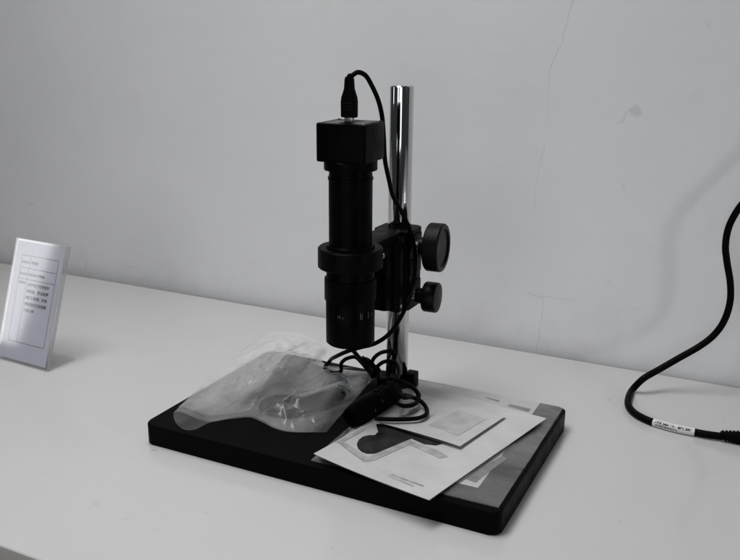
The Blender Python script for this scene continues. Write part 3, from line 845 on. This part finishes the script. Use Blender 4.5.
# ------------------------------------------------------------------ power cable at the right
pw_ = tag(empty('power_cable', P(694, 432, z=0)), 'thick black cable with a white label sleeve curving down the wall onto the table', 'cable')
RC = 3.9
far = P(740, 208, y=395)
cp = [P(722, 436.5, z=4.6), P(706, 434.3, z=4.4), P(694, 432, z=4.2), P(674, 428, z=4.1), P(654, 422.5, z=4), P(643, 418, z=4), P(634, 412.5, z=4), P(628.5, 405.5, z=4), P(628.5, 398, z=4.2), P(633, 389, z=5), P(643, 379, y=365.5),
      P(660, 369, y=380.5), P(680, 357.5, y=391), P(700, 346, y=400), P(714, 335, y=406), P(724, 321, y=409.6), P(730, 302, y=411.2), P(730.3, 283, y=412.8), P(727, 262, y=414.4), P(725.5, 246, y=415.2),
      P(728.5, 228, y=416), P(737, 211, y=416.8), P(748, 197, y=417.6), P(770, 172, y=420), P(810, 120, y=423.2), P(850, 40, y=426.4), P(880, -60, y=428)]
sp_ = spline(cp, 10)
bm = bmesh.new(); tube(bm, sp_, RC, 18)
link('cord', bm, 'rubber', pw_)
lab = spline([P(694.5, 432.1, z=4.2), P(684, 430.2, z=4.15), P(674, 428, z=4.1), P(664, 425.4, z=4.05), P(653.5, 422.3, z=4)], 12)
bm = bmesh.new(); tube(bm, lab, RC + 0.35, 24)
slv = link('label_sleeve', bm, 'sleeve', pw_)
# small print on the sleeve: follows the sleeve's own axis
bm = bmesh.new()
axis = lab[::-1]; cum = [0]
for a_, c_ in zip(axis, axis[1:]): cum.append(cum[-1] + (c_ - a_).length)
def on_sleeve(s, w):
    s = max(0, min(cum[-1] - 1e-3, s))
    i = max(k for k in range(len(cum) - 1) if cum[k] <= s)
    p = axis[i].lerp(axis[i + 1], (s - cum[i]) / (cum[i + 1] - cum[i])); d = (axis[i + 1] - axis[i]).normalized()
    nrm = (CAM - p); nrm -= d * nrm.dot(d); nrm.normalize(); sd = nrm.cross(d)
    if sd.z < 0: sd = -sd
    R2 = RC + 0.48; a = w / R2
    return p + nrm * (R2 * math.cos(a)) + sd * (R2 * math.sin(a))
for body, size, w0_, x0_ in (('AWM 2464 VW-1 80°C 300V', 3.9, 0.0, 2.5), ('E119932 28AWG/1P LL', 2.3, -2.7, 4)):
    t = text_bm(body, size, bold=0.045 * size)
    xs = max(v.co.x for v in t.verts)
    bmesh.ops.triangulate(t, faces=t.faces)
    for v in t.verts: v.co = on_sleeve(x0_ + v.co.x * min(1, (cum[-1] - 2 * x0_) / xs), w0_ + v.co.y)
    add_bm(bm, t)
link('printed_text', bm, 'ink', slv)
# ribbed strain relief and plug, running out of the frame
d0 = (sp_[0] - sp_[8]).normalized(); d0.z = 0; d0.normalize()
o0 = sp_[0] - d0 * 2
pr = []; h = 0
for k in range(7):
    r = 5.2 + 0.45 * k
    pr += [(r - 1.3, h), (r - 1.3, h + 1.1), (r, h + 1.2), (r, h + 3.4)]; h += 3.6
bm = bmesh.new(); lathe(bm, pr, o0 + Vector((0, 0, 1.5)), d0, n=32)
link('strain_relief', bm, 'rubber', pw_)
bm = bmesh.new()
lathe(bm, [(6, h - 1), (9, h + 1), (9.6, h + 4), (9.6, h + 34), (8.5, h + 36)], o0 + Vector((0, 0, 5.0)), d0, n=32)
pg = link('plug', bm, 'rubber', pw_)
bm = bmesh.new(); lathe(bm, [(4.4, h + 35), (4.4, h + 46), (4.0, h + 46.5)], o0 + Vector((0, 0, 5.0)), d0, n=28)
link('connector', bm, 'steel', pg)

# ------------------------------------------------------------------ light
def area(name, loc, target, sx, sy, power, col, spread):
    l = bpy.data.lights.new(name, 'AREA'); l.shape = 'RECTANGLE'; l.size = sx; l.size_y = sy; l.energy = power; l.color = col; l.spread = math.radians(spread)
    o = bpy.data.objects.new(name, l); COL.objects.link(o); o.location = loc
    d = Vector(target) - Vector(loc); o.rotation_euler = d.to_track_quat('-Z', 'Y').to_euler()
    return o
area('window_light', (2.0, -0.30, 0.48), (-0.1, 0.35, 0.02), 0.12, 0.28, 0.65, (0.96, 0.98, 1.0), 75)
area('front_fill', (0.30, -0.95, 0.20), (0.20, 0.45, 0.10), 0.9, 0.4, 0.95, (0.98, 0.985, 1.0), 120)  # added fill lamp in front, no real window; lifts the lower middle wall
area('side_window', (-2.10, -1.22, 0.33), (-0.30, 0.1, 0.1), 0.17, 0.5, 0.42, (0.97, 0.98, 1.0), 120)
area('ceiling_light', (-0.05, 0.10, 1.75), (0.10, 0.05, 0), 1.9, 0.5, 19.0, (0.995, 0.99, 0.99), 150)
area('ceiling_panel', (-0.20, 0.0, 1.76), (0.10, 0.05, 0), 1.9, 0.7, 1.6, (0.995, 0.99, 0.99), 70)
w = bpy.data.worlds.new('World'); sc.world = w; w.use_nodes = True
w.node_tree.nodes['Background'].inputs[0].default_value = (0.95, 0.98, 1.0, 1)
w.node_tree.nodes['Background'].inputs[1].default_value = 0.03

sc.view_settings.view_transform = 'Standard'; sc.view_settings.look = 'None'
sc.view_settings.exposure = 0.28; sc.view_settings.gamma = 1
sc.render.engine = 'CYCLES'
sc.cycles.transparent_max_bounces = 24
sc.render.resolution_x = 1024; sc.render.resolution_y = 775
